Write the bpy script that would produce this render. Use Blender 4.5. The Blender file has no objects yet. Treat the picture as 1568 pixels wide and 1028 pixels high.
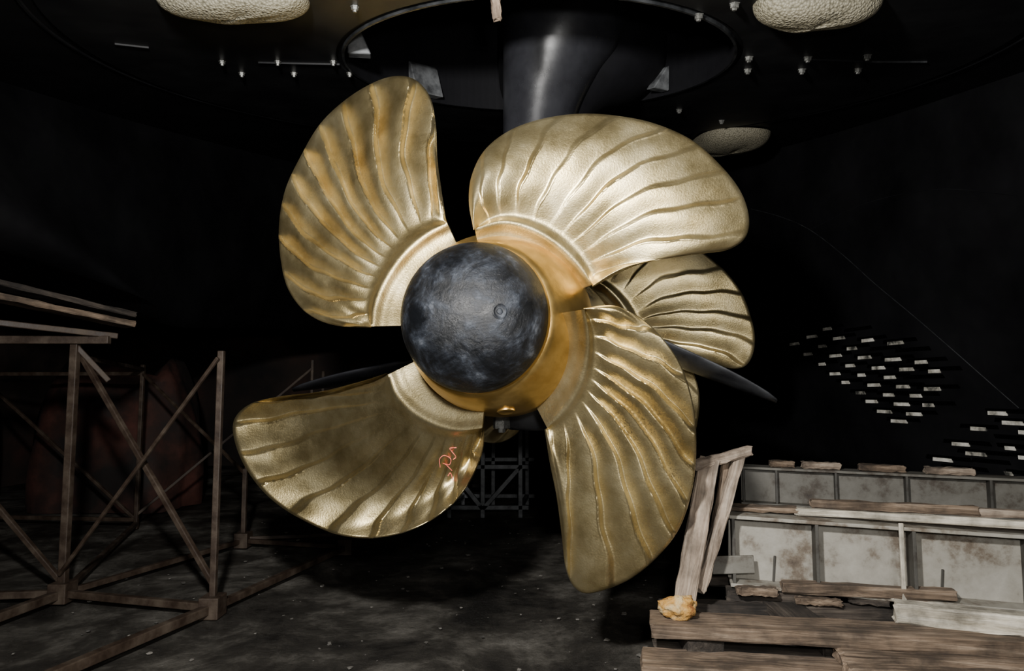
import bpy, bmesh, math, random
import numpy as np
from mathutils import Vector, Matrix
from mathutils import noise as mn
from mathutils.bvhtree import BVHTree
random.seed(7); rng=np.random.RandomState(4)
S=bpy.context.scene
FP=1045.0; CX=784.0; CY=514.0
PITCH=math.atan(86/FP)
C=Vector((0,0,1.5))
F=Vector((0,math.cos(PITCH),math.sin(PITCH))); U=Vector((0,-math.sin(PITCH),math.cos(PITCH))); R=Vector((1,0,0))
def ray(u,v): return F+R*((u-CX)/FP)+U*((CY-v)/FP)
def pt(u,v,d): return C+ray(u,v)*d
def onfloor(u,v,z=0.0):
    r=ray(u,v); return C+r*((z-C.z)/r.z)

# ---------------- materials ----------------
def newmat(name):
    m=bpy.data.materials.new(name); m.use_nodes=True
    nt=m.node_tree; b=nt.nodes['Principled BSDF']; return m,nt,b
def N(nt,t,**k):
    n=nt.nodes.new(t)
    for a,b in k.items(): setattr(n,a,b)
    return n
def ramp(nt,src,stops):
    r=N(nt,'ShaderNodeValToRGB'); e=r.color_ramp.elements
    while len(e)<len(stops): e.new(0.5)
    for i,(p,c) in enumerate(stops):
        e[i].position=p; e[i].color=(c[0],c[1],c[2],1) if len(c)==3 else c
    nt.links.new(src,r.inputs[0]); return r
def noise(nt,scale,detail=6,rough=0.6,vec=None,mapscale=None,dist=0):
    n=N(nt,'ShaderNodeTexNoise'); n.inputs['Scale'].default_value=scale; n.inputs['Detail'].default_value=detail
    n.inputs['Roughness'].default_value=rough; n.inputs['Distortion'].default_value=dist
    tc=N(nt,'ShaderNodeTexCoord'); mp=N(nt,'ShaderNodeMapping')
    if mapscale: mp.inputs['Scale'].default_value=mapscale
    nt.links.new(tc.outputs['Object'],mp.inputs[0]); nt.links.new(mp.outputs[0],n.inputs['Vector'])
    return n
def g(x): return (x,x,x)
def bump(nt,b,src,strength,dist=0.01,prev=None):
    bm=N(nt,'ShaderNodeBump'); bm.inputs['Strength'].default_value=strength; bm.inputs['Distance'].default_value=dist
    nt.links.new(src,bm.inputs['Height'])
    if prev: nt.links.new(prev.outputs[0],bm.inputs['Normal'])
    nt.links.new(bm.outputs[0],b.inputs['Normal']); return bm
def mat(name,stops,scale=5,rough=(0.4,0.6),metal=0,bs=0.2,bd=0.01,mapscale=None,bscale=None,detail=8,dist=0,spec=None):
    m,nt,b=newmat(name)
    n=noise(nt,scale,detail,0.6,mapscale=mapscale,dist=dist)
    r=ramp(nt,n.outputs['Fac'],stops); nt.links.new(r.outputs[0],b.inputs['Base Color'])
    rr=ramp(nt,n.outputs['Fac'],[(0.3,g(rough[0])),(0.7,g(rough[1]))]); nt.links.new(rr.outputs[0],b.inputs['Roughness'])
    b.inputs['Metallic'].default_value=metal
    if spec is not None: b.inputs['Specular IOR Level'].default_value=spec
    n2=noise(nt,bscale or scale*4,6,0.6,mapscale=mapscale)
    bump(nt,b,n2.outputs['Fac'],bs,bd)
    return m
def blademat(name,grime,k=1.0):
    m,nt,b=newmat(name)
    n=noise(nt,4,10,0.65)
    r=ramp(nt,n.outputs['Fac'],[(0.28,(0.54*k,0.41*k,0.18*k)),(0.5,(0.75*k,0.61*k,0.32*k)),(0.75,(0.85*k,0.74*k,0.46*k))])
    n1=noise(nt,90,4,0.7); n2=noise(nt,2.2,5,0.6)
    sp=ramp(nt,n1.outputs['Fac'],[(0.50,g(0)),(0.60,g(1))]); pa=ramp(nt,n2.outputs['Fac'],[(0.45,g(0)),(0.62,g(grime))])
    mm=N(nt,'ShaderNodeMath',operation='MULTIPLY'); nt.links.new(sp.outputs[0],mm.inputs[0]); nt.links.new(pa.outputs[0],mm.inputs[1])
    mx=N(nt,'ShaderNodeMix',data_type='RGBA'); nt.links.new(mm.outputs[0],mx.inputs[0]); nt.links.new(r.outputs[0],mx.inputs[6]); mx.inputs[7].default_value=(0.14*k,0.105*k,0.05*k,1)
    nt.links.new(mx.outputs[2],b.inputs['Base Color'])
    rr=ramp(nt,n.outputs['Fac'],[(0.3,g(0.28)),(0.7,g(0.43))]); ad=N(nt,'ShaderNodeMath',operation='MULTIPLY_ADD')
    nt.links.new(mm.outputs[0],ad.inputs[0]); ad.inputs[1].default_value=0.3; nt.links.new(rr.outputs[0],ad.inputs[2]); nt.links.new(ad.outputs[0],b.inputs['Roughness'])
    b.inputs['Metallic'].default_value=0.95
    n3=noise(nt,110,5,0.6); bump(nt,b,n3.outputs['Fac'],0.32,0.004); return m
M_blade=blademat('bronze_blade',0.25)
M_bladeg=blademat('bronze_blade_grimy',0.95,0.70)
M_bladed=blademat('bronze_blade_stained_shaded',0.6,0.60)  # speckle stains, with the lower-left blade's dim light also baked into the bronze
M_hub=mat('bronze_hub',[(0.25,(0.50,0.30,0.08)),(0.6,(0.74,0.50,0.17)),(0.8,(0.80,0.62,0.28))],scale=5,rough=(0.28,0.45),metal=0.95,bs=0.2,bd=0.004,bscale=50)
m,nt,b=newmat('black_cap_paint'); M_cap=m
n=noise(nt,4.5,10,0.68,dist=0.8); n1=noise(nt,11,10,0.7)
mm=N(nt,'ShaderNodeMath',operation='MULTIPLY'); nt.links.new(n.outputs['Fac'],mm.inputs[0]); nt.links.new(n1.outputs['Fac'],mm.inputs[1])
r=ramp(nt,mm.outputs[0],[(0.20,(0.004,0.0045,0.0055)),(0.265,(0.009,0.0105,0.014)),(0.32,(0.022,0.026,0.034)),(0.40,(0.085,0.093,0.11))])
nt.links.new(r.outputs[0],b.inputs['Base Color']); rr=ramp(nt,n.outputs['Fac'],[(0.38,g(0.28)),(0.62,g(0.62))]); nt.links.new(rr.outputs[0],b.inputs['Roughness'])
b.inputs['Specular IOR Level'].default_value=0.4; bump(nt,b,mm.outputs[0],1.0,0.018)
M_hull=mat('black_hull_paint',[(0.3,(0.0025,0.0025,0.003)),(0.7,(0.006,0.006,0.007))],scale=1.5,rough=(0.45,0.65),bs=0.15,bd=0.006,bscale=9,spec=0.22)
M_ring=mat('black_ring_paint',[(0.3,(0.004,0.004,0.005)),(0.7,(0.010,0.0105,0.012))],scale=2,rough=(0.4,0.62),bs=0.15,bd=0.004,bscale=12,spec=0.3)
M_strut=mat('black_gloss_paint',[(0.3,(0.014,0.014,0.017)),(0.7,(0.028,0.029,0.034))],scale=4,rough=(0.24,0.34),bs=0.1,bd=0.003,bscale=30,spec=1.0)
M_recess=mat('recess_dark',[(0.3,(0.003,0.003,0.004)),(0.7,(0.006,0.006,0.008))],scale=3,rough=(0.65,0.8),spec=0.2)
M_bracket=mat('bracket_grey',[(0.35,(0.008,0.009,0.010)),(0.7,(0.04,0.042,0.045))],scale=9,rough=(0.4,0.6),metal=0.2)
M_gus=mat('gusset_grey',[(0.35,(0.05,0.052,0.056)),(0.7,(0.22,0.23,0.24))],scale=9,rough=(0.4,0.6),metal=0.2)
M_steelb=mat('bolt_steel',[(0.3,(0.09,0.09,0.085)),(0.7,(0.32,0.32,0.30))],scale=30,rough=(0.35,0.55),metal=0.7)
m,nt,b=newmat('zinc_anode'); M_anode=m
v=N(nt,'ShaderNodeTexVoronoi'); v.inputs['Scale'].default_value=80
tc=N(nt,'ShaderNodeTexCoord'); nt.links.new(tc.outputs['Object'],v.inputs['Vector'])
r=ramp(nt,v.outputs['Distance'],[(0.0,(0.27,0.25,0.185)),(0.5,(0.20,0.182,0.13)),(0.95,(0.085,0.077,0.05))]); nt.links.new(r.outputs[0],b.inputs['Base Color'])
b.inputs['Roughness'].default_value=0.65; bm_=bump(nt,b,v.outputs['Distance'],0.6,0.012); bm_.invert=True
m,nt,b=newmat('wet_dirty_concrete'); M_floor=m
n=noise(nt,1.1,14,0.74,dist=0.3); r=ramp(nt,n.outputs['Fac'],[(0.38,(0.016,0.014,0.012)),(0.49,(0.065,0.058,0.048)),(0.58,(0.18,0.166,0.142)),(0.69,(0.42,0.40,0.36))])
nt.links.new(r.outputs[0],b.inputs['Base Color']); rr=ramp(nt,n.outputs['Fac'],[(0.38,g(0.35)),(0.6,g(0.9))]); nt.links.new(rr.outputs[0],b.inputs['Roughness'])
b.inputs['Specular IOR Level'].default_value=0.35
n2=noise(nt,9,14,0.8); bump(nt,b,n2.outputs['Fac'],1.0,0.05)
def wood(name,c0,c1,c2):
    m,nt,b=newmat(name)
    n=noise(nt,3,10,0.65,mapscale=(1.0,14,14),dist=0.6)
    r=ramp(nt,n.outputs['Fac'],[(0.28,c0),(0.5,c1),(0.72,c2)])
    n3=noise(nt,5,6,0.6); r3=ramp(nt,n3.outputs['Fac'],[(0.38,g(0.35)),(0.6,g(1))])
    mx=N(nt,'ShaderNodeMix',data_type='RGBA',blend_type='MULTIPLY'); mx.inputs[0].default_value=1
    nt.links.new(r.outputs[0],mx.inputs[6]); nt.links.new(r3.outputs[0],mx.inputs[7]); nt.links.new(mx.outputs[2],b.inputs['Base Color'])
    b.inputs['Roughness'].default_value=0.85; bump(nt,b,n.outputs['Fac'],0.8,0.012); return m
M_wood=wood('weathered_wood',(0.035,0.022,0.013),(0.16,0.112,0.075),(0.34,0.26,0.19))
M_woodp=wood('pale_wood',(0.12,0.085,0.06),(0.32,0.25,0.19),(0.48,0.40,0.32))
M_woodw=wood('whitewashed_wood',(0.28,0.24,0.17),(0.58,0.53,0.43),(0.76,0.71,0.60))
M_woodd=wood('dark_wood',(0.012,0.010,0.008),(0.045,0.034,0.026),(0.11,0.09,0.07))
def rustpaint(name,k):
    m,nt,b=newmat(name)
    n=noise(nt,1.7,12,0.7); n1=noise(nt,9,8,0.7); 
    mm=N(nt,'ShaderNodeMath',operation='MULTIPLY_ADD'); nt.links.new(n1.outputs['Fac'],mm.inputs[0]); mm.inputs[1].default_value=.35; nt.links.new(n.outputs['Fac'],mm.inputs[2])
    r=ramp(nt,mm.outputs[0],[(0.50,(0.04*k,0.027*k,0.018*k)),(0.58,(0.12*k,0.095*k,0.07*k)),(0.66,(0.25*k,0.235*k,0.20*k)),(0.85,(0.35*k,0.335*k,0.295*k))])
    nt.links.new(r.outputs[0],b.inputs['Base Color']); b.inputs['Roughness'].default_value=.6; b.inputs['Metallic'].default_value=.1
    bump(nt,b,mm.outputs[0],.4,.01); return m
M_paint=rustpaint('rusty_white_paint',1.05); M_paintd=rustpaint('rusty_shaded_paint',.2)  # dark copy paints the stiffeners' shadow sides into the colour
M_paintm=rustpaint('rusty_mid_paint',.5)
M_scaf=mat('scaffold_steel',[(0.3,(0.016,0.008,0.005)),(0.5,(0.045,0.029,0.019)),(0.75,(0.10,0.075,0.053))],scale=7,rough=(0.5,0.75),bs=0.3)
M_wall=mat('dark_dock_wall',[(0.35,(0.010,0.008,0.008)),(0.55,(0.04,0.027,0.022)),(0.7,(0.08,0.035,0.027))],scale=0.8,rough=(0.8,0.95))
M_red=mat('red_tarp',[(0.40,(0.010,0.007,0.006)),(0.52,(0.035,0.014,0.010)),(0.68,(0.10,0.034,0.024))],scale=1.6,rough=(0.7,0.9))
M_rag=mat('ochre_foam',[(0.35,(0.16,0.05,0.01)),(0.5,(0.50,0.27,0.06)),(0.7,(0.55,0.46,0.28))],scale=14,rough=(0.8,0.9),bs=0.8,bd=0.02)
M_debris=mat('debris_chips',[(0.3,(0.04,0.038,0.035)),(0.7,(0.30,0.28,0.25))],scale=4,rough=(0.8,0.9))
M_pink=mat('pink_marker',[(0.3,(0.75,0.14,0.11)),(0.7,(0.85,0.2,0.16))],scale=8,rough=(0.6,0.7))
M_lip=mat('lit_slot_edge',[(0.36,(0.05,0.05,0.045)),(0.46,(0.40,0.38,0.33)),(0.6,(0.85,0.82,0.74))],scale=7,rough=(0.5,0.6))  # pale colour stands in for light caught on the slots' lower lips
M_slot=mat('slot_black',[(0.3,(0.001,0.001,0.001)),(0.7,(0.002,0.002,0.002))],scale=5,rough=(0.9,1.0),spec=0.0)

# ---------------- mesh helpers ----------------
def obj(name,verts,faces,mats,smooth=False,parent=None,fm=None,M=None):
    me=bpy.data.meshes.new(name); me.from_pydata([tuple(v) for v in verts],[],faces); me.update()
    for mm in (mats if isinstance(mats,list) else [mats]): me.materials.append(mm)
    if fm is not None:
        for p,i in zip(me.polygons,fm): p.material_index=i
    if smooth:
        for p in me.polygons: p.use_smooth=True
    o=bpy.data.objects.new(name,me); S.collection.objects.link(o)
    if M is not None: o.matrix_world=M
    if parent: o.parent=parent
    return o
def empty(name):
    e=bpy.data.objects.new(name,None); S.collection.objects.link(e); return e
def beam(name,p0,p1,w,h,m,parent=None,up=Vector((0,0,1)),bev=0.006,rough=0.0,seg=1,ref='c'):
    p0=Vector(p0);p1=Vector(p1); L=(p1-p0).length; e1=(p1-p0)/L
    e2=up.cross(e1).normalized(); e3=e1.cross(e2)
    bm=bmesh.new(); bmesh.ops.create_cube(bm,size=1)
    for v in bm.verts: v.co=Vector((v.co.x*L,v.co.y*w,v.co.z*h))
    if bev: bmesh.ops.bevel(bm,geom=bm.edges[:],offset=min(bev,w*.3,h*.3),segments=2,affect='EDGES',profile=0.5)
    if seg>1:
        for i in range(1,seg):
            x=-L/2+L*i/seg
            bmesh.ops.bisect_plane(bm,geom=bm.verts[:]+bm.edges[:]+bm.faces[:],plane_co=(x,0,0),plane_no=(1,0,0))
    if rough:
        for v in bm.verts:
            a=rng.uniform(-1,1)*rough; v.co.z+=rng.uniform(-1,1)*rough; v.co.y+=a
            if abs(abs(v.co.x)-L/2)<0.01: v.co.x+=rng.uniform(-1,1)*rough*3
    me=bpy.data.meshes.new(name); bm.to_mesh(me); bm.free(); me.materials.append(m)
    o=bpy.data.objects.new(name,me); S.collection.objects.link(o)
    mid=(p0+p1)/2
    o.matrix_world=Matrix(((e1.x,e2.x,e3.x,mid.x),(e1.y,e2.y,e3.y,mid.y),(e1.z,e2.z,e3.z,mid.z),(0,0,0,1)))
    if parent: o.parent=parent
    return o
def plank(name,p0,p1,w,h,m,parent=None,**k):
    return beam(name,p0,p1,w,h,m,parent,rough=0.004,seg=10,bev=0.008,**k)
def lathe(name,prof,org,axis,m,parent=None,n=96,up=Vector((0,0,1))):
    axis=axis.normalized(); a=axis.orthogonal().normalized() if abs(axis.dot(up))>.9 else up.cross(axis).normalized(); b_=axis.cross(a)
    V=[];Fc=[]
    for (x,r) in prof:
        for i in range(n):
            t=2*math.pi*i/n; V.append(org+axis*x+(a*math.cos(t)+b_*math.sin(t))*r)
    for j in range(len(prof)-1):
        for i in range(n):
            k=(i+1)%n; Fc.append((j*n+i,j*n+k,(j+1)*n+k,(j+1)*n+i))
    Fc.append(tuple(range(n-1,-1,-1)))
    Fc.append(tuple((len(prof)-1)*n+i for i in range(n)))
    o=obj(name,V,Fc,m,True,parent)
    me=o.data; bm=bmesh.new(); bm.from_mesh(me); bmesh.ops.recalc_face_normals(bm,faces=bm.faces)
    for e in bm.edges:
        if len(e.link_faces)==2 and e.calc_face_angle(0)>0.7: e.smooth=False
    bm.to_mesh(me); bm.free()
    return o
def catmull(P,n,closed=False):
    P=np.array(P,float); Q=np.vstack([2*P[0]-P[1],P,2*P[-1]-P[-2]]); out=[]
    per=24
    for i in range(1,len(Q)-2):
        for j in range(per):
            t=j/per; a,b,c,d=Q[i-1],Q[i],Q[i+1],Q[i+2]
            out.append(0.5*((2*b)+(-a+c)*t+(2*a-5*b+4*c-d)*t*t+(-a+3*b-3*c+d)*t**3))
    out.append(Q[-2]); out=np.array(out)
    L=np.concatenate([[0],np.cumsum(np.linalg.norm(np.diff(out,axis=0),axis=1))]); L/=L[-1]
    tt=np.linspace(0,1,n)
    return np.stack([np.interp(tt,L,out[:,k]) for k in range(out.shape[1])],1)
def smoothprof(pts,n=40):
    P=np.array(pts,float); return [tuple(p) for p in catmull(P,n)]

# ---------------- ceiling plane (flat hull bottom) ----------------
P0=pt(823,100,4.4)
G=(F+U*(112/FP)).normalized()
Nn=R.cross(G).normalized()
def onceil(u,v):
    r=ray(u,v); return C+r*((P0-C).dot(Nn)/r.dot(Nn))
MC=Matrix(((R.x,G.x,Nn.x,P0.x),(R.y,G.y,Nn.y,P0.y),(R.z,G.z,Nn.z,P0.z),(0,0,0,1)))
MCi=MC.inverted()
RO=1.21; RR=2.72
n=128;V=[];Fc=[]
for i in range(n):
    t=2*math.pi*i/n; c,s=math.cos(t),math.sin(t)
    V.append((RO*c,RO*s,0))
for i in range(n):
    t=2*math.pi*i/n; c,s=math.cos(t),math.sin(t)
    k=max(abs(c),abs(s)); x=c/k; y=s/k
    V.append((x*8.0,y*9.5 if y>0 else y*6.5,0))
for i in range(n):
    k=(i+1)%n; Fc.append((i,k,n+k,n+i))
hull=obj('ceiling',V,Fc,M_hull,M=MC)
well=empty('thruster_well')
def ringmesh(name,prof,m,parent,n=128):
    V=[];Fc=[]
    for (r_,z) in prof:
        for i in range(n):
            t=2*math.pi*i/n; V.append((r_*math.cos(t),r_*math.sin(t),z))
    for j in range(len(prof)-1):
        for i in range(n):
            k=(i+1)%n; Fc.append((j*n+i,j*n+k,(j+1)*n+k,(j+1)*n+i))
    return obj(name,V,Fc,m,False,parent,M=MC)
ringmesh('well_wall',[(RO,-0.02),(RO,0.95),(0.02,0.95)],M_recess,well)
ringmesh('rim_flange',[(RO-0.0,-0.022),(RO+0.015,-0.022),(RO+0.015,0.0)],M_bracket,well)
ringmesh('bolted_ring_plate',[(RO+0.05,0.0),(RO+0.05,-0.014),(RR-0.01,-0.014),(RR,-0.004),(RR,0.0)],M_ring,well)
ringmesh('ring_weld_seam',[(RR+0.05,-0.001),(RR+0.055,-0.010),(RR+0.068,-0.010),(RR+0.073,-0.001)],M_ring,well)
def gusset(name,ang,w,h,rad=RO-0.02,inw=0.16):
    c,s=math.cos(ang),math.sin(ang); tx,ty=-s,c
    def q(r_,a,z): return (r_*c+tx*a,r_*s+ty*a,z)
    V=[q(rad,-w/2,0.0),q(rad,w/2,0.0),q(rad,w/2,h),q(rad,-w/2,h),
       q(rad-inw,-w/2,0.0),q(rad-inw,w/2,0.0),q(rad-.03,w/2,h*.9),q(rad-.03,-w/2,h*.9)]
    Fc=[(0,1,2,3),(4,7,6,5),(0,4,5,1),(0,3,7,4),(1,5,6,2),(3,2,6,7)]
    o=obj(name,V,Fc,M_gus,False,well,M=MC)
    mb=o.modifiers.new('b','BEVEL'); mb.width=0.006
for i,(u,v,w,iw,h) in enumerate([(668,142,.26,.10,.24),(1046,146,.08,.16,.18),(908,163,.20,.08,.22),(540,85,.10,.14,.28)]):
    q=MCi@onceil(u,v); gusset('gusset_%d'%(i+1),math.atan2(q.y,q.x),w,h,inw=iw)
def bolt(vs,fs,P,r_=0.022,h=0.03):
    base=len(vs)
    for (rr_,z) in ((r_*1.25,0),(r_*1.25,-0.004),(r_,-0.004),(r_,-h),(r_*.6,-h),(r_*.55,-h-0.010)):
        for i in range(6): 
            t=math.pi/3*i+.3; vs.append((P[0]+rr_*math.cos(t),P[1]+rr_*math.sin(t),P[2]+z))
    for j in range(5):
        for i in range(6):
            k=(i+1)%6; fs.append((base+j*6+i,base+j*6+k,base+(j+1)*6+k,base+(j+1)*6+i))
    fs.append(tuple(base+30+i for i in range(6)))
vs=[];fs=[]
for (u,v) in [(340,90),(370,108),(425,90),(450,108),(510,90),(535,108),(1147,84),(1145,103),(1237,84),(1228,103),(1328,81),(1314,102),(1070,18),(1105,182),(1165,197),(1040,165),(1125,1),(543,5)]:
    q=MCi@onceil(u,v); bolt(vs,fs,(q.x,q.y,-0.014),r_=0.022 if u>600 else .017,h=.022 if u>600 else .018)
obj('plate_bolts',vs,fs,M_steelb,False,well,M=MC)
def seam(name,a,b_,w=0.008,m=M_ring,h=0.012):
    pa,pb=onceil(*a),onceil(*b_); 
    return beam(name,pa-Nn*0.018,pb-Nn*0.018,w,h,m,well,up=Nn,bev=0.003)
seam('plate_joint_1',(1335,90),(1420,90),0.005,M_bracket)
seam('plate_joint_2',(395,91),(520,94),0.005,M_ring)
seam('plate_joint_3',(175,62),(228,68),0.008,M_ring)
seam('plate_joint_4',(1240,86),(1335,90),0.004,M_ring)
def anode(P,lx,ly,h,name='zinc_anode'):
    V=[];Fc=[];nu,nv=64,20
    for j in range(nv+1):
        ph=math.pi/2*j/nv
        for i in range(nu):
            t=2*math.pi*i/nu; c,s=math.cos(t),math.sin(t)
            ex=0.8; x=math.copysign(abs(c)**ex,c); y=math.copysign(abs(s)**ex,s); rr_=math.cos(ph)**.6
            w=1+0.03*math.sin(3*t+P.x)
            V.append((P.x+lx*x*rr_*w,P.y+ly*y*rr_*w,-0.014-h*math.sin(ph)*(1+.05*math.sin(4*x+3*y))))
    for j in range(nv):
        for i in range(nu):
            k=(i+1)%nu; Fc.append((j*nu+i,j*nu+k,(j+1)*nu+k,(j+1)*nu+i))
    return obj(name,V,Fc,M_anode,True,M=MC)
def ac(u,v): return MCi@onceil(u,v)
a1=anode(ac(360,-5),0.36,0.15,0.09); a2=anode(ac(1250,-2),0.30,0.16,0.12); a3=anode(ac(1117,208),0.34,0.5,0.16)

# ---------------- hull sides ----------------
def ceilz(x,y): 
    return P0.z-(Nn.x*(x-P0.x)+Nn.y*(y-P0.y))/Nn.z
def loft(name,T,B,bul,m,nn=40,mm=16,side=1,ext=3.5,edz=0.1,edy=0.0):
    T=catmull(T,nn);B=catmull(B,nn);V=[];Fc=[]
    for i in range(nn):
        a=Vector((T[i][0],T[i][1],ceilz(T[i][0],T[i][1])-0.002)); b_=Vector(B[i])
        for j in range(mm+1):
            s=j/mm; p=a.lerp(b_,s); p.x+=bul*math.sin(math.pi*s); V.append(p)
        V.append(Vector((b_.x+ext,b_.y+edy,b_.z+edz)))
    w=mm+2
    for i in range(nn-1):
        for j in range(mm+1): Fc.append((i*w+j,(i+1)*w+j,(i+1)*w+j+1,i*w+j+1))
    o=obj(name,V,Fc,m,True)
    for p in o.data.polygons:
        if any((vi%w)==w-1 for vi in p.vertices): p.use_smooth=False
    return o
RT=[(0.9,13.5),(1.9,10.5),(2.6,8.6),(3.15,6.6),(3.4,4.4),(3.5,2),(3.5,-1)]
RB=[(2.2,13.5,.7),(2.9,10,.72),(3.05,9,.72),(3.35,7,.72),(3.6,5.7,.70),(3.9,4.8,.70),(4.1,2,.7),(4.1,-1,.7)]
hs=loft('hull_skeg_side',RT,RB,-0.12,M_hull,60,20)
def bvh(o):
    return BVHTree.FromPolygons([o.matrix_world@v.co for v in o.data.vertices],[tuple(p.vertices) for p in o.data.polygons])
bh=bvh(hs)
LT=[(-1.2,13.5),(-2.6,9),(-3.3,6.5),(-3.6,4.4),(-3.7,2),(-3.7,-1)]
LB=[tuple(p) for p in [pt(600,520,12),pt(430,505,9),pt(265,500,6.6),pt(225,460,5.6),pt(0,385,4.6),pt(-260,330,3.6)]]
loft('hull_bilge_side',LT,LB,0.1,M_hull,50,14,ext=-3.5,edz=.9,edy=.5)
def castpt(u,v,b=bh):
    r=ray(u,v).normalized(); h=b.ray_cast(C,r); return h[0],h[1]
def tube(name,P,r_,m,parent=None,n=8):
    cu=bpy.data.curves.new(name,'CURVE'); cu.dimensions='3D'; sp=cu.splines.new('POLY'); sp.points.add(len(P)-1)
    for a,p in zip(sp.points,P): a.co=(p[0],p[1],p[2],1)
    cu.bevel_depth=r_; cu.bevel_resolution=3; cu.materials.append(m)
    o=bpy.data.objects.new(name,cu); S.collection.objects.link(o)
    if parent: o.parent=parent
    return o
pts=[castpt(u,v) for (u,v) in catmull([(1150,320),(1195,332),(1240,352),(1290,390),(1340,435),(1400,485),(1460,537),(1520,590),(1560,625)],40)]
tube('hull_weld_seam',[p for p,n_ in pts if p is not None],0.004,M_bracket)
pts=[castpt(u,v) for (u,v) in catmull([(1240,352),(1330,310),(1440,290),(1560,300)],30)]
tube('hull_weld_seam',[p for p,n_ in pts if p is not None],0.003,M_ring)
gr=empty('hull_vent_grille'); vs=[];fs=[];vl=[];fl=[]
slots=[]
r5=np.random.RandomState(11)
for i in range(5):
    lo=[0,0,0,1,3][i]; hi=[9,9,9,8,7][i]
    for j in range(lo,hi):
        slots.append((1222+i*24+j*20.0+r5.uniform(-2,2), 525-i*12.0+j*14.7+r5.uniform(-1,1), r5.uniform(.5,1) if r5.rand()<.85 else 0))
for i in range(4):
    for j in range(6): slots.append((1452+i*28+j*24,702-i*24+j*15,r5.uniform(.4,.9) if r5.rand()<.75 else 0))
for (u,v,br) in slots:
    p,nn_=castpt(u,v)
    if p is None: continue
    if nn_.dot(C-p)<0: nn_=-nn_
    tx=Vector((0,0,1)).cross(nn_).normalized(); tz=nn_.cross(tx)
    L=min(.20,13/FP*(p-C).length/max(.25,abs(tx.x))); hh=0.014
    lst=[(vs,fs,0,L,-hh,hh*1.3,0.004)]
    if br: lst.append((vl,fl,-L*.25,L*.5*br,-hh*2.2,-hh*.1,0.008))
    for (vsx,fsx,cx,w,z0,z1,off) in lst:
        base=len(vsx)
        for dn in (0,off):
            for (a,b_) in ((-w,z0),(w,z0),(w*0.92,z1),(-w*0.92,z1)):
                vsx.append(p+tx*(a+cx)+tz*b_+nn_*dn)
        fsx+= [(base+4,base+5,base+6,base+7)]+[(base+i,base+(i+1)%4,base+4+(i+1)%4,base+4+i) for i in range(4)]
obj('slots',vs,fs,M_slot,False,gr); obj('slot_edges',vl,fl,M_lip,False,gr)

# ---------------- propellers ----------------
YAW=math.radians(17); AX=Vector((math.sin(YAW),math.cos(YAW),0))
HUB=(755.0,495.0); PH=pt(HUB[0],HUB[1],3.5)
RX=Vector((math.cos(YAW),-math.sin(YAW),0)); UZ=Vector((0,0,1))
def todisc(u,v,ax=0.0):
    r=ray(u,v); t=((PH+AX*ax)-C).dot(AX)/r.dot(AX); return C+r*t
BL={
'a':dict(root=[(684,341),(650,360),(616,390),(590,427),(574,463),(568,500)],
 out=[(683,338),(675,290),(668,240),(666,190),(658,150),(640,125),(612,116),(575,125),(530,152),(490,190),(460,240),(437,290),(427,345),(430,400),(442,445),(470,480),(510,498),(567,502)],fa=.21,fb=.10,N=12,th=150,bow=.07,amp=.020,cup=.02,KH=-.22),
'b':dict(root=[(727,350),(770,340),(812,350),(850,373),(880,402),(907,436)],
 out=[(725,352),(718,310),(722,270),(742,230),(780,200),(830,182),(890,174),(950,178),(1005,190),(1060,215),(1105,255),(1135,295),(1147,335),(1140,365),(1110,383),(1060,388),(1010,395),(960,412),(907,440)],fa=.12,fb=.23,N=10,th=48,bow=.08,amp=.009,cup=.10,KH=-.22),
'c':dict(root=[(895,474),(900,520),(893,570),(872,615),(838,656)],
 out=[(893,472),(940,468),(985,490),(1020,525),(1047,570),(1063,630),(1066,690),(1060,750),(1040,810),(1005,855),(960,890),(905,909),(880,900),(866,870),(860,820),(852,760),(842,710),(834,658)],fa=.12,fb=.22,N=10,th=-48,bow=.07,amp=.014,cup=.03,KH=-.22),
'd':dict(root=[(594,574),(606,604),(630,630),(665,650),(700,659),(738,656)],
 out=[(592,572),(550,585),(490,600),(430,607),(385,618),(360,640),(358,670),(375,715),(410,760),(460,795),(520,820),(580,824),(640,808),(690,775),(720,735),(738,690),(741,650)],fa=.23,fb=.12,N=11,th=222,bow=.05,amp=.016,cup=-.10,KH=-.10),
}
def sst(x,a,b): 
    x=np.clip((x-a)/(b-a),0,1); return x*x*(3-2*x)
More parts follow.
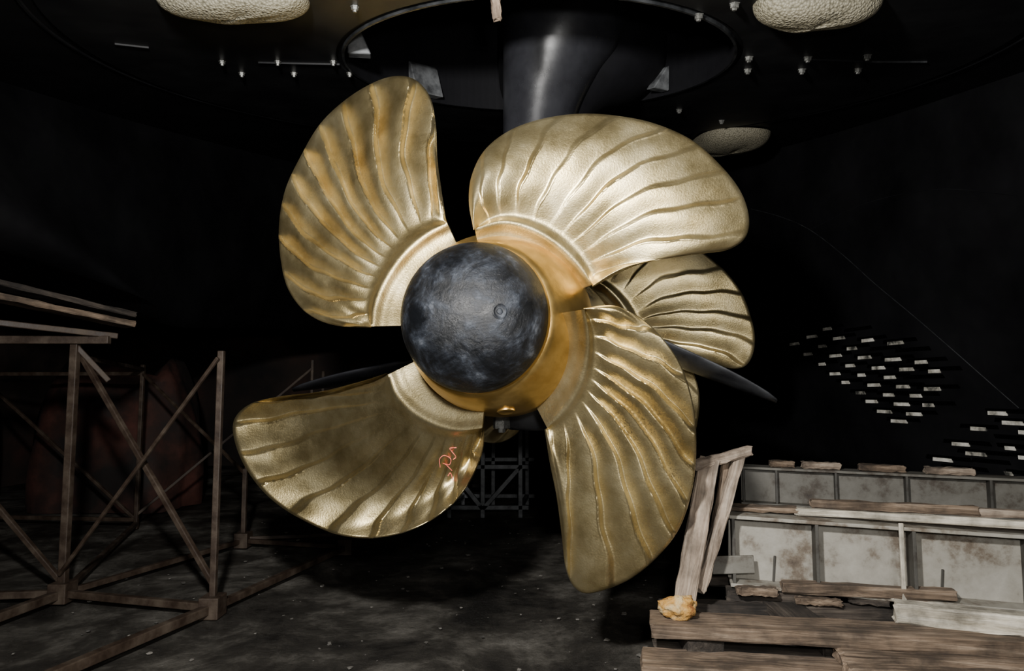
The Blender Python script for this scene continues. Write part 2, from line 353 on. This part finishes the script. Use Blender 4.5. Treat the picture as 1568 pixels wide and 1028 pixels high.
def make_blade(spec,name,parent,m,nt_=400,ns=90,org=None,rot=0.0,seed=0):
    amp=spec['amp']; KH=spec['KH']
    loc=lambda q:( (todisc(*q)-PH).dot(RX),(todisc(*q)-PH).dot(UZ))
    root=np.array([loc(q) for q in catmull(spec['root'],nt_)])
    outd=np.array([loc(q) for q in catmull(spec['out'],1200)])
    t=np.linspace(0,1,nt_)
    f=np.interp(t,[0,.09,.91,1],[0,spec['fa'],1-spec['fb'],1])
    k=15; fpad=np.concatenate([2*f[0]-f[1:k+1][::-1],f,2*f[-1]-f[-k-1:-1][::-1]]); ker=np.hanning(2*k+1); ker/=ker.sum()
    f=np.convolve(fpad,ker,'valid'); f[0]=0;f[-1]=1; f=np.clip(f,0,1)
    outer=np.stack([np.interp(f*1199,np.arange(1200),outd[:,j]) for j in (0,1)],1)
    svals=np.concatenate([[-1,-.85,-.7,-.55,-.45,-.36,-.28,-.2,-.13,-.07],np.linspace(0,.12,14)[:-1],np.linspace(.12,.97,ns),[.98,.988,.994,1.0]])
    th0=math.radians(spec['th'])
    rs=np.random.RandomState(seed+3)
    ph=rs.uniform(0,6.28,6)
    V=[]
    for s in svals:
        if s>=0: 
            p=root+(outer-root)*s
            d=outer-root; pr=np.stack([-d[:,1],d[:,0]],1)
            p=p+pr*(spec['bow']*math.sin(math.pi*s))*(np.sin(np.pi*t)[:,None])
        else:
            p=root*(1+0.30*s)
        V.append(p)
    V=np.array(V)
    ang=np.arctan2(V[...,1],V[...,0])-th0; ang=(ang+np.pi)%(2*np.pi)-np.pi
    ax=KH*ang
    sv=svals[:,None]*np.ones_like(t)[None]; tv=np.ones_like(svals)[:,None]*t[None]
    x=spec['N']*(tv-.04)/.92+0.14*np.sin(4*sv+ph[0])+0.07*np.sin(9*sv+ph[1]+tv*9)+0.03*np.sin(23*sv+ph[4]+tv*31)+0.25*np.sin(3*tv*3.1+ph[2])
    fr=x-np.floor(x)
    c0=0.80
    p1=-1+2*(fr/c0)**1.5; p2=np.cos(np.pi*(fr-c0)/(1-c0)); p0=-np.cos(np.pi*(fr/c0)**1.35)
    prof=np.where(fr<c0,.6*p1+.4*p0,p2)
    env=sst(sv,.03,.28)*sst(tv,0.015,.06)*sst(1-tv,0.015,.06)*(.5+.75*np.clip(sv,0,1))
    cell=np.floor(x); rnd=np.sin(cell*12.9+seed*3.3)*.3+1+.25*np.sin(5*sv+cell*2.1+ph[5])
    ax=ax+amp*prof*env*rnd
    ax=ax+0.04*(1-(2*tv-1)**2)*sst(sv,0,.6)
    ax=ax-spec['cup']*np.sin(np.pi*np.clip(sv,0,1)**1.1)
    ax=ax-0.040*np.exp(-(sv/0.045)**2)*(sv>=0)-0.040*np.exp(-(sv/0.24)**2)*(sv<0)
    ax=ax+0.09*np.clip(-sv-.5,0,1)
    ax=ax+0.012*np.clip((sv-.98)/.02,0,1)**2
    A,B=V.shape[:2]
    sl=org is None
    org=org or PH
    cr,sr=math.cos(rot),math.sin(rot)
    def P3(q,a):
        xx=q[0]*cr-q[1]*sr; zz=q[0]*sr+q[1]*cr
        return org+RX*xx+UZ*zz+AX*a
    verts=[];faces=[]
    def fix(q,a):
        if not sl: return q
        P=PH+RX*q[0]+UZ*q[1]; d=(P-C); k=1+a/d.dot(AX); P2=C+d*k
        w=P2-PH; return (w.dot(RX),w.dot(UZ))
    for i in range(A):
        for j in range(B):
            a=ax[i,j]; verts.append(P3(fix(V[i,j],a),a))
    thick=lambda s: 0.016+0.05*(1-max(0,min(1,s)))**2
    for i in range(A):
        for j in range(B):
            a=ax[i,j]; e=thick(svals[i])*min(1,min(t[j],1-t[j])*14+.25)
            verts.append(P3(fix(V[i,j],a),a)+AX*e)
    o_=A*B
    for i in range(A-1):
        for j in range(B-1):
            q=(i*B+j,i*B+j+1,(i+1)*B+j+1,(i+1)*B+j)
            faces.append(q); faces.append(tuple(o_+z for z in reversed(q)))
    for j in range(B-1):
        i=A-1; faces.append((i*B+j,i*B+j+1,o_+i*B+j+1,o_+i*B+j)); faces.append((j+1,j,o_+j,o_+j+1))
    for i in range(A-1):
        faces.append((i*B,(i+1)*B,o_+(i+1)*B,o_+i*B)); q=B-1
        faces.append(((i+1)*B+q,i*B+q,o_+i*B+q,o_+(i+1)*B+q))
    o=obj(name,verts,faces,m,True,parent)
    bm=bmesh.new(); bm.from_mesh(o.data); bmesh.ops.recalc_face_normals(bm,faces=bm.faces)
    for e in bm.edges:
        if len(e.link_faces)==2 and e.calc_face_angle(0)>1.0: e.smooth=False
    bm.to_mesh(o.data); bm.free()
    return o
prop=empty('ship_propeller')
bl={}
for i,k in enumerate('abcd'): bl[k]=make_blade(BL[k],'blade_%d'%(i+1),prop,{'a':M_blade,'b':M_blade,'c':M_bladeg,'d':M_bladed}[k],seed=i)
lathe('hub',[(-.27,.30),(-.27,.352),(-.262,.360),(-.24,.362),(-.235,.372)]+smoothprof([(-.22,.385),(-.12,.435),(0,.470),(.12,.485),(.25,.475),(.36,.44)],30)+[(.38,.42),(.38,.2)],PH,AX,M_hub,prop)
lathe('hub_cap',[(-.255,.355)]+[(-.27-.30*math.sin(a*math.pi/2/30),.358*math.cos(a*math.pi/2/30)**.92) for a in range(30)]+[(-.5705,0.0005)],PH,AX,M_cap,prop)
bc=bvh(bpy.data.objects['hub_cap'])
p,nn_=castpt(765,477,bc)
if nn_.dot(C-p)<0: nn_=-nn_
lathe('cap_plug',[(-.01,.034),(.003,.034),(.006,.028),(.001,.022),(.001,.014),(.006,.012),(.008,.008),(.008,.001)],p,nn_,M_cap,prop,n=32)
bhb=bvh(bpy.data.objects['hub'])
for i,(u,v) in enumerate([(775,630)]):
    p,nn_=castpt(u,v,bhb)
    if p is None: continue
    if nn_.dot(C-p)<0: nn_=-nn_
    lathe('hub_plug_%d'%(i+1),[(-.01,.045),(.004,.045),(.007,.038),(.002,.032),(.002,.001)],p,nn_,M_hub,prop,n=32)
bd=bvh(bl['d'])
for i,st in enumerate([[(699,686),(689,687),(692,692),(698,700),(694,704)],[(674,716),(673,704),(680,698),(690,703),(688,712),(678,710)],[(682,711),(692,721)],[(686,729),(690,725),(694,737)]]):
    P=[]
    for q in catmull(st,60):
        h,nn_=castpt(q[0],q[1],bd)
        if h is not None: P.append(h-ray(*q).normalized()*0.001)
    if len(P)>2: tube('marker_stroke_%d'%(i+1),P,0.0020,M_pink,prop)
rear=empty('ship_propeller')
PR=PH+AX*1.80
RB_=dict(BL['b']); RB_['KH']=-.15; RB_['cup']=.05
for i,a in enumerate((-24,66,141,256)):
    make_blade(RB_,'blade_%d'%(i+1),rear,M_blade,org=PR,rot=math.radians(a),nt_=220,ns=40,seed=5)
lathe('hub',[(-.2,.30),(-.2,.34)]+smoothprof([(-.18,.36),(0,.38),(.2,.37),(.3,.30),(.4,.12)],16)+[(.41,.001)],PR,AX,M_hub,rear)
# ---------------- pod + strut ----------------
pod=empty('azimuth_thruster_pod')
lathe('nacelle',[(.385,.15),(.385,.42),(.40,.43),(.45,.43),(.455,.415),(.50,.415),(.505,.43),(.56,.43)]+smoothprof([(.6,.43),(.95,.45),(1.3,.44),(1.56,.40)],16)+[(1.58,.2)],PH,AX,M_strut,pod)
SC=PH+AX*1.0; topz=ceilz(SC.x,SC.y)+0.85; zz0=PH.z+.3
cprof=smoothprof([(0,.34),(.12,.27),(.3,.25),(.7,.225),(1.0,.225),(1.25,.255),(1.5,.32),(1.75,.40),(topz-zz0,.50)],60)
cl_=lathe('strut_column',cprof,Vector((SC.x-.03,SC.y,zz0)),Vector((0,0,1)),M_strut,pod,n=96)
for v in cl_.data.vertices:
    h=v.co.z-zz0
    if h>.9: v.co.x+=max(0,np.interp(h,[a for a,_ in cprof],[b for _,b in cprof])-.225)*1.0
prf=smoothprof([(.90,.17),(1.10,.22),(1.17,.25),(1.30,.30),(1.42,.38),(1.55,.51),(1.68,.60),(1.85,.64),(topz-zz0,.65)],60)
st=lathe('strut_fairing',prf,Vector((SC.x+.01,SC.y+.14,zz0)),Vector((0,0,1)),M_recess,pod,n=96)
for v in st.data.vertices:
    h=v.co.z-zz0
    rr_=np.interp(h,[a for a,_ in prf],[b for _,b in prf]); v.co.x+=max(0,(rr_-.2))*.75; v.co.y+=max(0,(rr_-.2))*1.1
def fin(name,P,m,parent):
    V=[];Fc=[];n=24
    for (c,ch,t_) in P:
        nrm=Vector((0,0,1))
        for i in range(n):
            a=2*math.pi*i/n; V.append(c+ch*math.cos(a)+nrm*t_*math.sin(a))
    for j in range(len(P)-1):
        for i in range(n):
            k=(i+1)%n; Fc.append((j*n+i,j*n+k,(j+1)*n+k,(j+1)*n+i))
    Fc.append(tuple(range(n))); Fc.append(tuple((len(P)-1)*n+i for i in range(n)))
    return obj(name,V,Fc,m,True,parent)
def finpts(p0,p1,c0,c1,t0):
    out=[]
    for i in range(15):
        s=i/14; c=p0.lerp(p1,s); k=math.sqrt(max(0.02,1-(max(0,s-.6)/.41)**2))
        out.append((c+Vector((0,0,-.06*s*s+0.03)),Vector((.1,1,-.16)).normalized()*(c0+(c1-c0)*s)*k,t0*(1-.6*s)))
    return out
M_fin=mat('fin_dark_steel',[(0.3,(0.03,0.03,0.034)),(0.7,(0.08,0.083,0.09))],scale=6,rough=(0.25,0.4),bs=0.2,bd=.004)
fin('stabiliser_fin_1',finpts(pt(960,525,4.5),pt(1188,606,4.3),.30,.14,.04),M_fin,pod)
fin('stabiliser_fin_2',finpts(pt(720,560,4.6),pt(450,590,4.8),.30,.14,.04),M_strut,pod)
lowc=PH+AX*.75
lathe('lower_fairing',smoothprof([(0,.30),(.15,.26),(.26,.20),(.34,.17)],10)+[(.36,.14),(.36,.01)],lowc-Vector((0,0,.22)),Vector((0,0,-1)),M_strut,pod,n=48)
bp=pt(768,653,3.9)
lathe('drain_flange',[(-.08,.045),(0,.05),(.012,.05),(.012,.022),(.035,.022),(.035,.001)],bp,Vector((0,0,-1)),M_steelb,pod,n=6)
plank('wooden_wedge',pt(757,-30,3.0),pt(761,30,3.05),.04,.03,M_wood,up=Vector((0,1,0)))

# ---------------- floor / walls ----------------
V=[];Fc=[];nx,ny=90,90
for j in range(ny+1):
    for i in range(nx+1):
        x=-9+18*i/nx; y=-3+18*j/ny
        V.append((x,y,0.012*math.sin(x*2.1+y)*math.sin(y*1.7)-0.012))
for j in range(ny):
    for i in range(nx): 
        a=j*(nx+1)+i; Fc.append((a,a+1,a+nx+2,a+nx+1))
obj('floor',V,Fc,M_floor,True)
def quad(name,a,b_,c,d,m): return obj(name,[a,b_,c,d],[(0,1,2,3)],m)
quad('wall_back',(-9,14,0),(9,14,0),(9,14,7),(-9,14,7),M_wall)
quad('wall_left',(-8,-3,0),(-8,14,0),(-8,14,7),(-8,-3,7),M_wall)
quad('wall_right',(8,-3,0),(8,14,0),(8,14,7),(8,-3,7),M_wall)
vs=[];fs=[]
def chip(x,y,z,s):
    base=len(vs)
    d=[(-1,-1,0),(1,-1,0),(1,1,0),(-1,1,0),(-1,-1,.5),(1,-1,.6),(1,1,.4),(-1,1,.5)]
    a=rng.uniform(0,6.28); 
    for q in d:
        X=q[0]*s*rng.uniform(.5,1.3); Y=q[1]*s*rng.uniform(.4,1.2)
        vs.append((x+X*math.cos(a)-Y*math.sin(a),y+X*math.sin(a)+Y*math.cos(a),z+q[2]*s))
    for f in ((0,1,5,4),(1,2,6,5),(2,3,7,6),(3,0,4,7),(4,5,6,7)): fs.append(tuple(base+k for k in f))
for i in range(380):
    chip(rng.uniform(-3.2,1.2),rng.uniform(3.0,9.5),-0.004,abs(rng.normal(0,.006))+.003)
obj('floor_debris',vs,fs,M_debris)

# ---------------- scaffold left ----------------
sc=empty('steel_scaffold')
A=onfloor(95,922);B=onfloor(325,945);Cc=onfloor(530,848);D=onfloor(372,838);E=onfloor(-140,930)
Z=Vector((0,0,1))
def bb(i,a,b_,w=.07,m=M_scaf,h=None): 
    a=Vector(a);b_=Vector(b_); w=w*.84
    up=Z if abs((b_-a).normalized().z)<.9 else Vector((0,1,0))
    return beam('member_%d'%i,a,b_,w,h or w,m,sc,up=up,bev=.006)
off=Z*.06
k=1
Bt=Vector((B.x,B.y,1.78)); At=Vector((A.x,A.y,1.86))
Dt=Vector((D.x,D.y,1.75))
A3=A+Vector((-.9,2.6,0)); E3=A3+Vector((-2.0,.2,0))
segs=[(A,At,.065),(B,Bt,.05),(D,D+Z*.75,.05),
 (A+off,B+off,.06),(B+off,Cc+off,.06),(Cc+off,D+off,.05),(D+off,A+off,.05),(D+off+Z*.02,Cc+off+Vector((.0,.5,.02)),.04),
 (A+off,E+off,.06),
 (onfloor(40,1070)+off,B+off,.07),(onfloor(-160,1020)+off,A+off,.07),
 (At-Z*.1+Vector((.02,.05,0)),B+Z*.2+Vector((-.02,.05,0)),.045),
 (Bt-Z*.05+Vector((0,-.05,0)),A+Z*.2+Vector((0,-.05,0)),.03),
 (At+Vector((-1.6,.1,-.1)),A+Z*.1+Vector((-.02,.05,0)),.045),
 (At-Z*.02,At+Vector((.2,.1,-.28)),.045),
 (At+Vector((-2.2,-.3,.0)),At+Vector((.25,.0,.02)),.07),
 (A3,A3+Z*1.8,.05),(E3,E3+Z*1.8,.05),(A3+Z*1.7,E3+Z*1.7,.05),(A3+Z*.1,E3+Z*.1,.05),(A3+Z*.1,E3+Z*1.7,.04),
 (A3+Z*1.75,At-Z*.1,.045),(A3+off,A+off,.05),(A3+Z*1.7,D+Vector((0,0,.7)),.035),(Dt+Vector((.3,1.6,-1.7)),Dt+Vector((.3,1.6,0)),.04),(D+Z*.75,D+Vector((1.2,2.4,.78)),.035),
 (D+Vector((1.2,2.4,0)),D+Vector((1.2,2.4,.85)),.04),
 (A3+Vector((1.6,1.0,0)),A3+Vector((1.6,1.0,1.9)),.04),(A3+Vector((1.6,1.0,1.8)),A3+Z*.15,.035),(A3+Vector((1.6,1.0,.1)),A3+Vector((3.2,1.8,.1)),.04),(A3+Vector((1.6,1.0,.15)),A3+Vector((3.0,1.7,1.5)),.035)]
for a,b_,w in segs: bb(k,a,b_,w); k+=1
for q in (A,B,Cc,D):
    beam('foot_%d'%k,q+Z*.0,q+Z*.14,.13,.15,M_scaf,sc,up=Vector((0,1,0))); k+=1
for i,(v0,v1,d0,d1) in enumerate([(430,480,4.5,5.3),(452,494,4.5,5.2)]):
    plank('deck_plank_%d'%(i+1),pt(-60,v0-8,d0),pt(200,v1+4,d1),.22,.04,M_wood if i else M_woodd,sc)
bb(k,pt(-60,488,4.5),pt(180,515,5.1),.05)
def tarp(name,c,sx,sy,sz,m):
    V=[];Fc=[];nu=40;nv=24
    for j in range(nv+1):
        for i in range(nu):
            t=2*math.pi*i/nu; c_,s_=math.cos(t),math.sin(t); kx=max(abs(c_),abs(s_))**.6
            h=j/nv; w=(1-.35*h**3)+.06*math.sin(5*t+4*h)+.04*math.sin(11*t)
            V.append((c[0]+sx*c_/kx*w*.8,c[1]+sy*s_/kx*w*.8,c[2]+sz*h*(1+.12*math.sin(2*t+1))))
    for j in range(nv):
        for i in range(nu):
            q=(i+1)%nu; Fc.append((j*nu+i,j*nu+q,(j+1)*nu+q,(j+1)*nu+i))
    Fc.append(tuple(nv*nu+i for i in range(nu)))
    return obj(name,V,Fc,m,True)
tarp('tarp_covered_stack',(-5.2,9.2,0),1.2,.8,1.75,M_red)
tarp('tarp_covered_stack',(-7.0,8.4,0),.7,.6,1.6,M_red)
fs_=empty('steel_trestle'); y=8.3
def bt(a,b_,w=.05):
    up=Z if abs((Vector(b_)-Vector(a)).normalized().z)<.9 else Vector((0,1,0))
    beam('bar',a,b_,w,w,M_gus,fs_,up=up,bev=.004)
for x in (-.75,-.35,.1):
    bt((x,y,0),(x,y,1.1)); bt((x+.1,y+.9,0),(x+.1,y+.9,1.1))
for z in (.12,.6,1.1): bt((-.8,y,z),(.2,y,z)); bt((-.7,y+.9,z),(.3,y+.9,z))
bt((-.35,y,.1),(.1,y,.6)); bt((-.75,y,.6),(-.35,y,.1)); bt((-.75,y,.12),(-.65,y+.9,.12)); bt((.1,y,.12),(.2,y+.9,.12))

# ---------------- keel block stack at right ----------------
def ibeam(name,p0,p1,H,W,stiff,m,m2,tf=.018):
    e=empty(name); p0=Vector(p0);p1=Vector(p1); d=(p1-p0).normalized(); s=Z.cross(d).normalized()
    beam('top_flange',p0+Z*(H/2-tf/2),p1+Z*(H/2-tf/2),W,tf,m,e,bev=.003)
    beam('bottom_flange',p0-Z*(H/2-tf/2),p1-Z*(H/2-tf/2),W,tf,m,e,bev=.003)
    beam('web',p0,p1,.014,H-2*tf,m,e,bev=.002)
    for i,q in enumerate(stiff):
        c=p0+d*q
        for sg in (-1,1):
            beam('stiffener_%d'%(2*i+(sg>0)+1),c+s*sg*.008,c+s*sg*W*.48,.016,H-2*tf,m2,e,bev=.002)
    return e
a=pt(1115,832,3.62); b_=pt(1568,862,3.30); d=(b_-a).normalized(); a.z=.685;b_.z=.645; bb_=a+ (b_-a)*1.9
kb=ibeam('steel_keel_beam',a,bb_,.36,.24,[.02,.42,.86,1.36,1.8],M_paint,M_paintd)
dd=(bb_-a).normalized(); sd=Z.cross(dd).normalized()
beam('clamp_bar',a+dd*.80-sd*.125-Z*.17,a+dd*.80-sd*.125+Z*.20,.022,.012,M_woodw,kb,up=Vector((0,1,0)))
for q in (.22,1.0,1.5):
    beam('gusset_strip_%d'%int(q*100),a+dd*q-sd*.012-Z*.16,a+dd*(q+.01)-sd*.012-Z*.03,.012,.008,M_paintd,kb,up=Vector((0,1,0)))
a2=pt(1135,745,5.2); b2=pt(1568,770,4.6); a2.z=.80;b2.z=.78
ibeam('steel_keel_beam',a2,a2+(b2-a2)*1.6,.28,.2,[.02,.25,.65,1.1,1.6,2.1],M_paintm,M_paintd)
for i,(u0,u1,vv) in enumerate([(1185,1225,714),(1238,1300,722),(1330,1400,730),(1430,1500,738)]):
    f0=(u0-1135)/(1568-1135); f1=(u1-1135)/(1568-1135)
    plank('timber_offcut',a2.lerp(b2,f0)+Z*.165,a2.lerp(b2,f1)+Z*.165,.09,.045,M_woodp if i%2 else M_wood)
beam('keel_pedestal',a2+Vector((.3,0.0,-.15)),a2+Vector((.3,0.0,-.80)),.5,.4,M_woodd,up=Vector((0,1,0)))
tz=.868
def tim(u0,v0,u1,v1,z,w,h,m,ext=1.0,name='timber_plank'):
    p=onfloor(u0,v0,z+h);q=onfloor(u1,v1,z+h); q=p+(q-p)*ext
    d=(q-p).normalized(); s=Z.cross(d).normalized()
    sh=s*(w/2)-Z*(h/2)
    return plank(name,p+sh,q+sh,w,h,m)
tim(1112,776,1225,780,tz,.12,.025,M_wood)
tim(1217,779,1568,799,tz-.008,.05,.035,M_woodw,1.4)
tim(1243,766,1500,777,tz-.004,.06,.045,M_wood,1.0)
tim(1325,772,1568,783,tz-.01,.05,.04,M_woodp,1.4)
beam('steel_tab_plate',pt(1090,866,3.52),pt(1155,864,3.48),.012,.09,M_paintm)
tim(1085,884,1375,890,.45,.30,.05,M_woodd,1.8)
tim(1115,905,1260,912,.43,.10,.06,M_woodd)
tim(1200,893,1375,902,.50,.07,.05,M_wood,1.5)
tim(1130,900,1190,903,.49,.06,.04,M_wood)
tim(1220,917,1290,921,.455,.05,.03,M_wood)
tim(1300,912,1362,918,.455,.06,.04,M_woodd)
tim(998,957,1568,985,.415,.21,.06,M_wood,1.35)
tim(1040,925,1370,935,.38,.10,.06,M_woodd,1.0)
tim(1370,925,1568,945,.475,.09,.085,M_woodw,1.6)
tim(985,1020,1300,1040,.30,.22,.06,M_wood,1.2)
tim(1003,990,1300,1006,.30,.10,.045,M_woodd,1.3)
tim(1290,1003,1568,1018,.355,.14,.06,M_wood,1.4)
tim(1300,1024,1568,1036,.345,.07,.05,M_wood,1.4)
def crossblock(x,y0,y1,z0,z1,w=.22):
    plank('timber_block',(x,y0,(z0+z1)/2),(x,y1,(z0+z1)/2),w,z1-z0,M_woodd)
for x in (.95,1.55,2.25,2.95):
    crossblock(x,2.85,3.9,0.0,.16); crossblock(x+.02,2.85,3.85,.16,.295)
for x in (.85,1.45,2.1,2.7): crossblock(x,3.1,3.7,.30,.41,.16)
for x in (1.35,2.2,3.0): crossblock(x,3.25,3.9,.41,.45,.18)
def board(u0,v0,d0,u1,v1,d1,w,h,m): plank('leaning_board',pt(u0,v0,d0),pt(u1,v1,d1),w,h,m,up=Vector((0,1,0)))
board(1086,704,3.42,1048,920,3.2,.10,.03,M_woodp)
board(1134,692,3.50,1072,905,3.3,.05,.05,M_woodp)
board(1114,700,3.52,1082,880,3.42,.04,.03,M_wood)
plank('leaning_board',pt(1064,713,3.38),pt(1150,690,3.50),.03,.05,M_woodp)
bm=bmesh.new(); bmesh.ops.create_icosphere(bm,subdivisions=4,radius=1)
lp=pt(1040,930,3.1)
for v in bm.verts:
    k_=1+.35*mn.noise(v.co*1.8)+.18*mn.noise(v.co*5); v.co=Vector((v.co.x*.085*k_,v.co.y*.06*k_,v.co.z*.05*k_))+lp
me=bpy.data.meshes.new('foam_lump'); bm.to_mesh(me); bm.free(); me.materials.append(M_rag)
for p in me.polygons: p.use_smooth=True
o=bpy.data.objects.new('foam_lump',me); S.collection.objects.link(o)

# ---------------- camera ----------------
cam=bpy.data.cameras.new('camera'); cam.sensor_width=36; cam.lens=36*FP/1568; cam.clip_end=100
co=bpy.data.objects.new('camera',cam); S.collection.objects.link(co)
co.location=C; co.rotation_euler=(math.pi/2+PITCH,0,0); S.camera=co
# ---------------- lights ----------------
def area(name,loc,tgt,size,power,col=(1,.98,.94)):
    l=bpy.data.lights.new(name,'AREA'); l.energy=power; l.size=size; l.shape='DISK'; l.color=col
    o=bpy.data.objects.new(name,l); S.collection.objects.link(o); o.location=loc
    o.rotation_euler=(Vector(tgt)-Vector(loc)).to_track_quat('-Z','Y').to_euler(); return o
area('timber_fill_light',(-0.55,0.5,2.5),(0.1,3.6,2.6),.2,265)
area('timber_fill_light',(0.15,-0.1,1.75),(0.4,3.6,1.5),.15,52)
area('timber_fill_light',(1.3,0.6,1.6),(2.0,3.4,.8),.3,12,(1,.95,.88))  # added fill light that brightens the timber stack at right
w=bpy.data.worlds.new('world'); S.world=w; w.use_nodes=True
w.node_tree.nodes['Background'].inputs[0].default_value=(0.5,0.55,0.6,1); w.node_tree.nodes['Background'].inputs[1].default_value=0.005
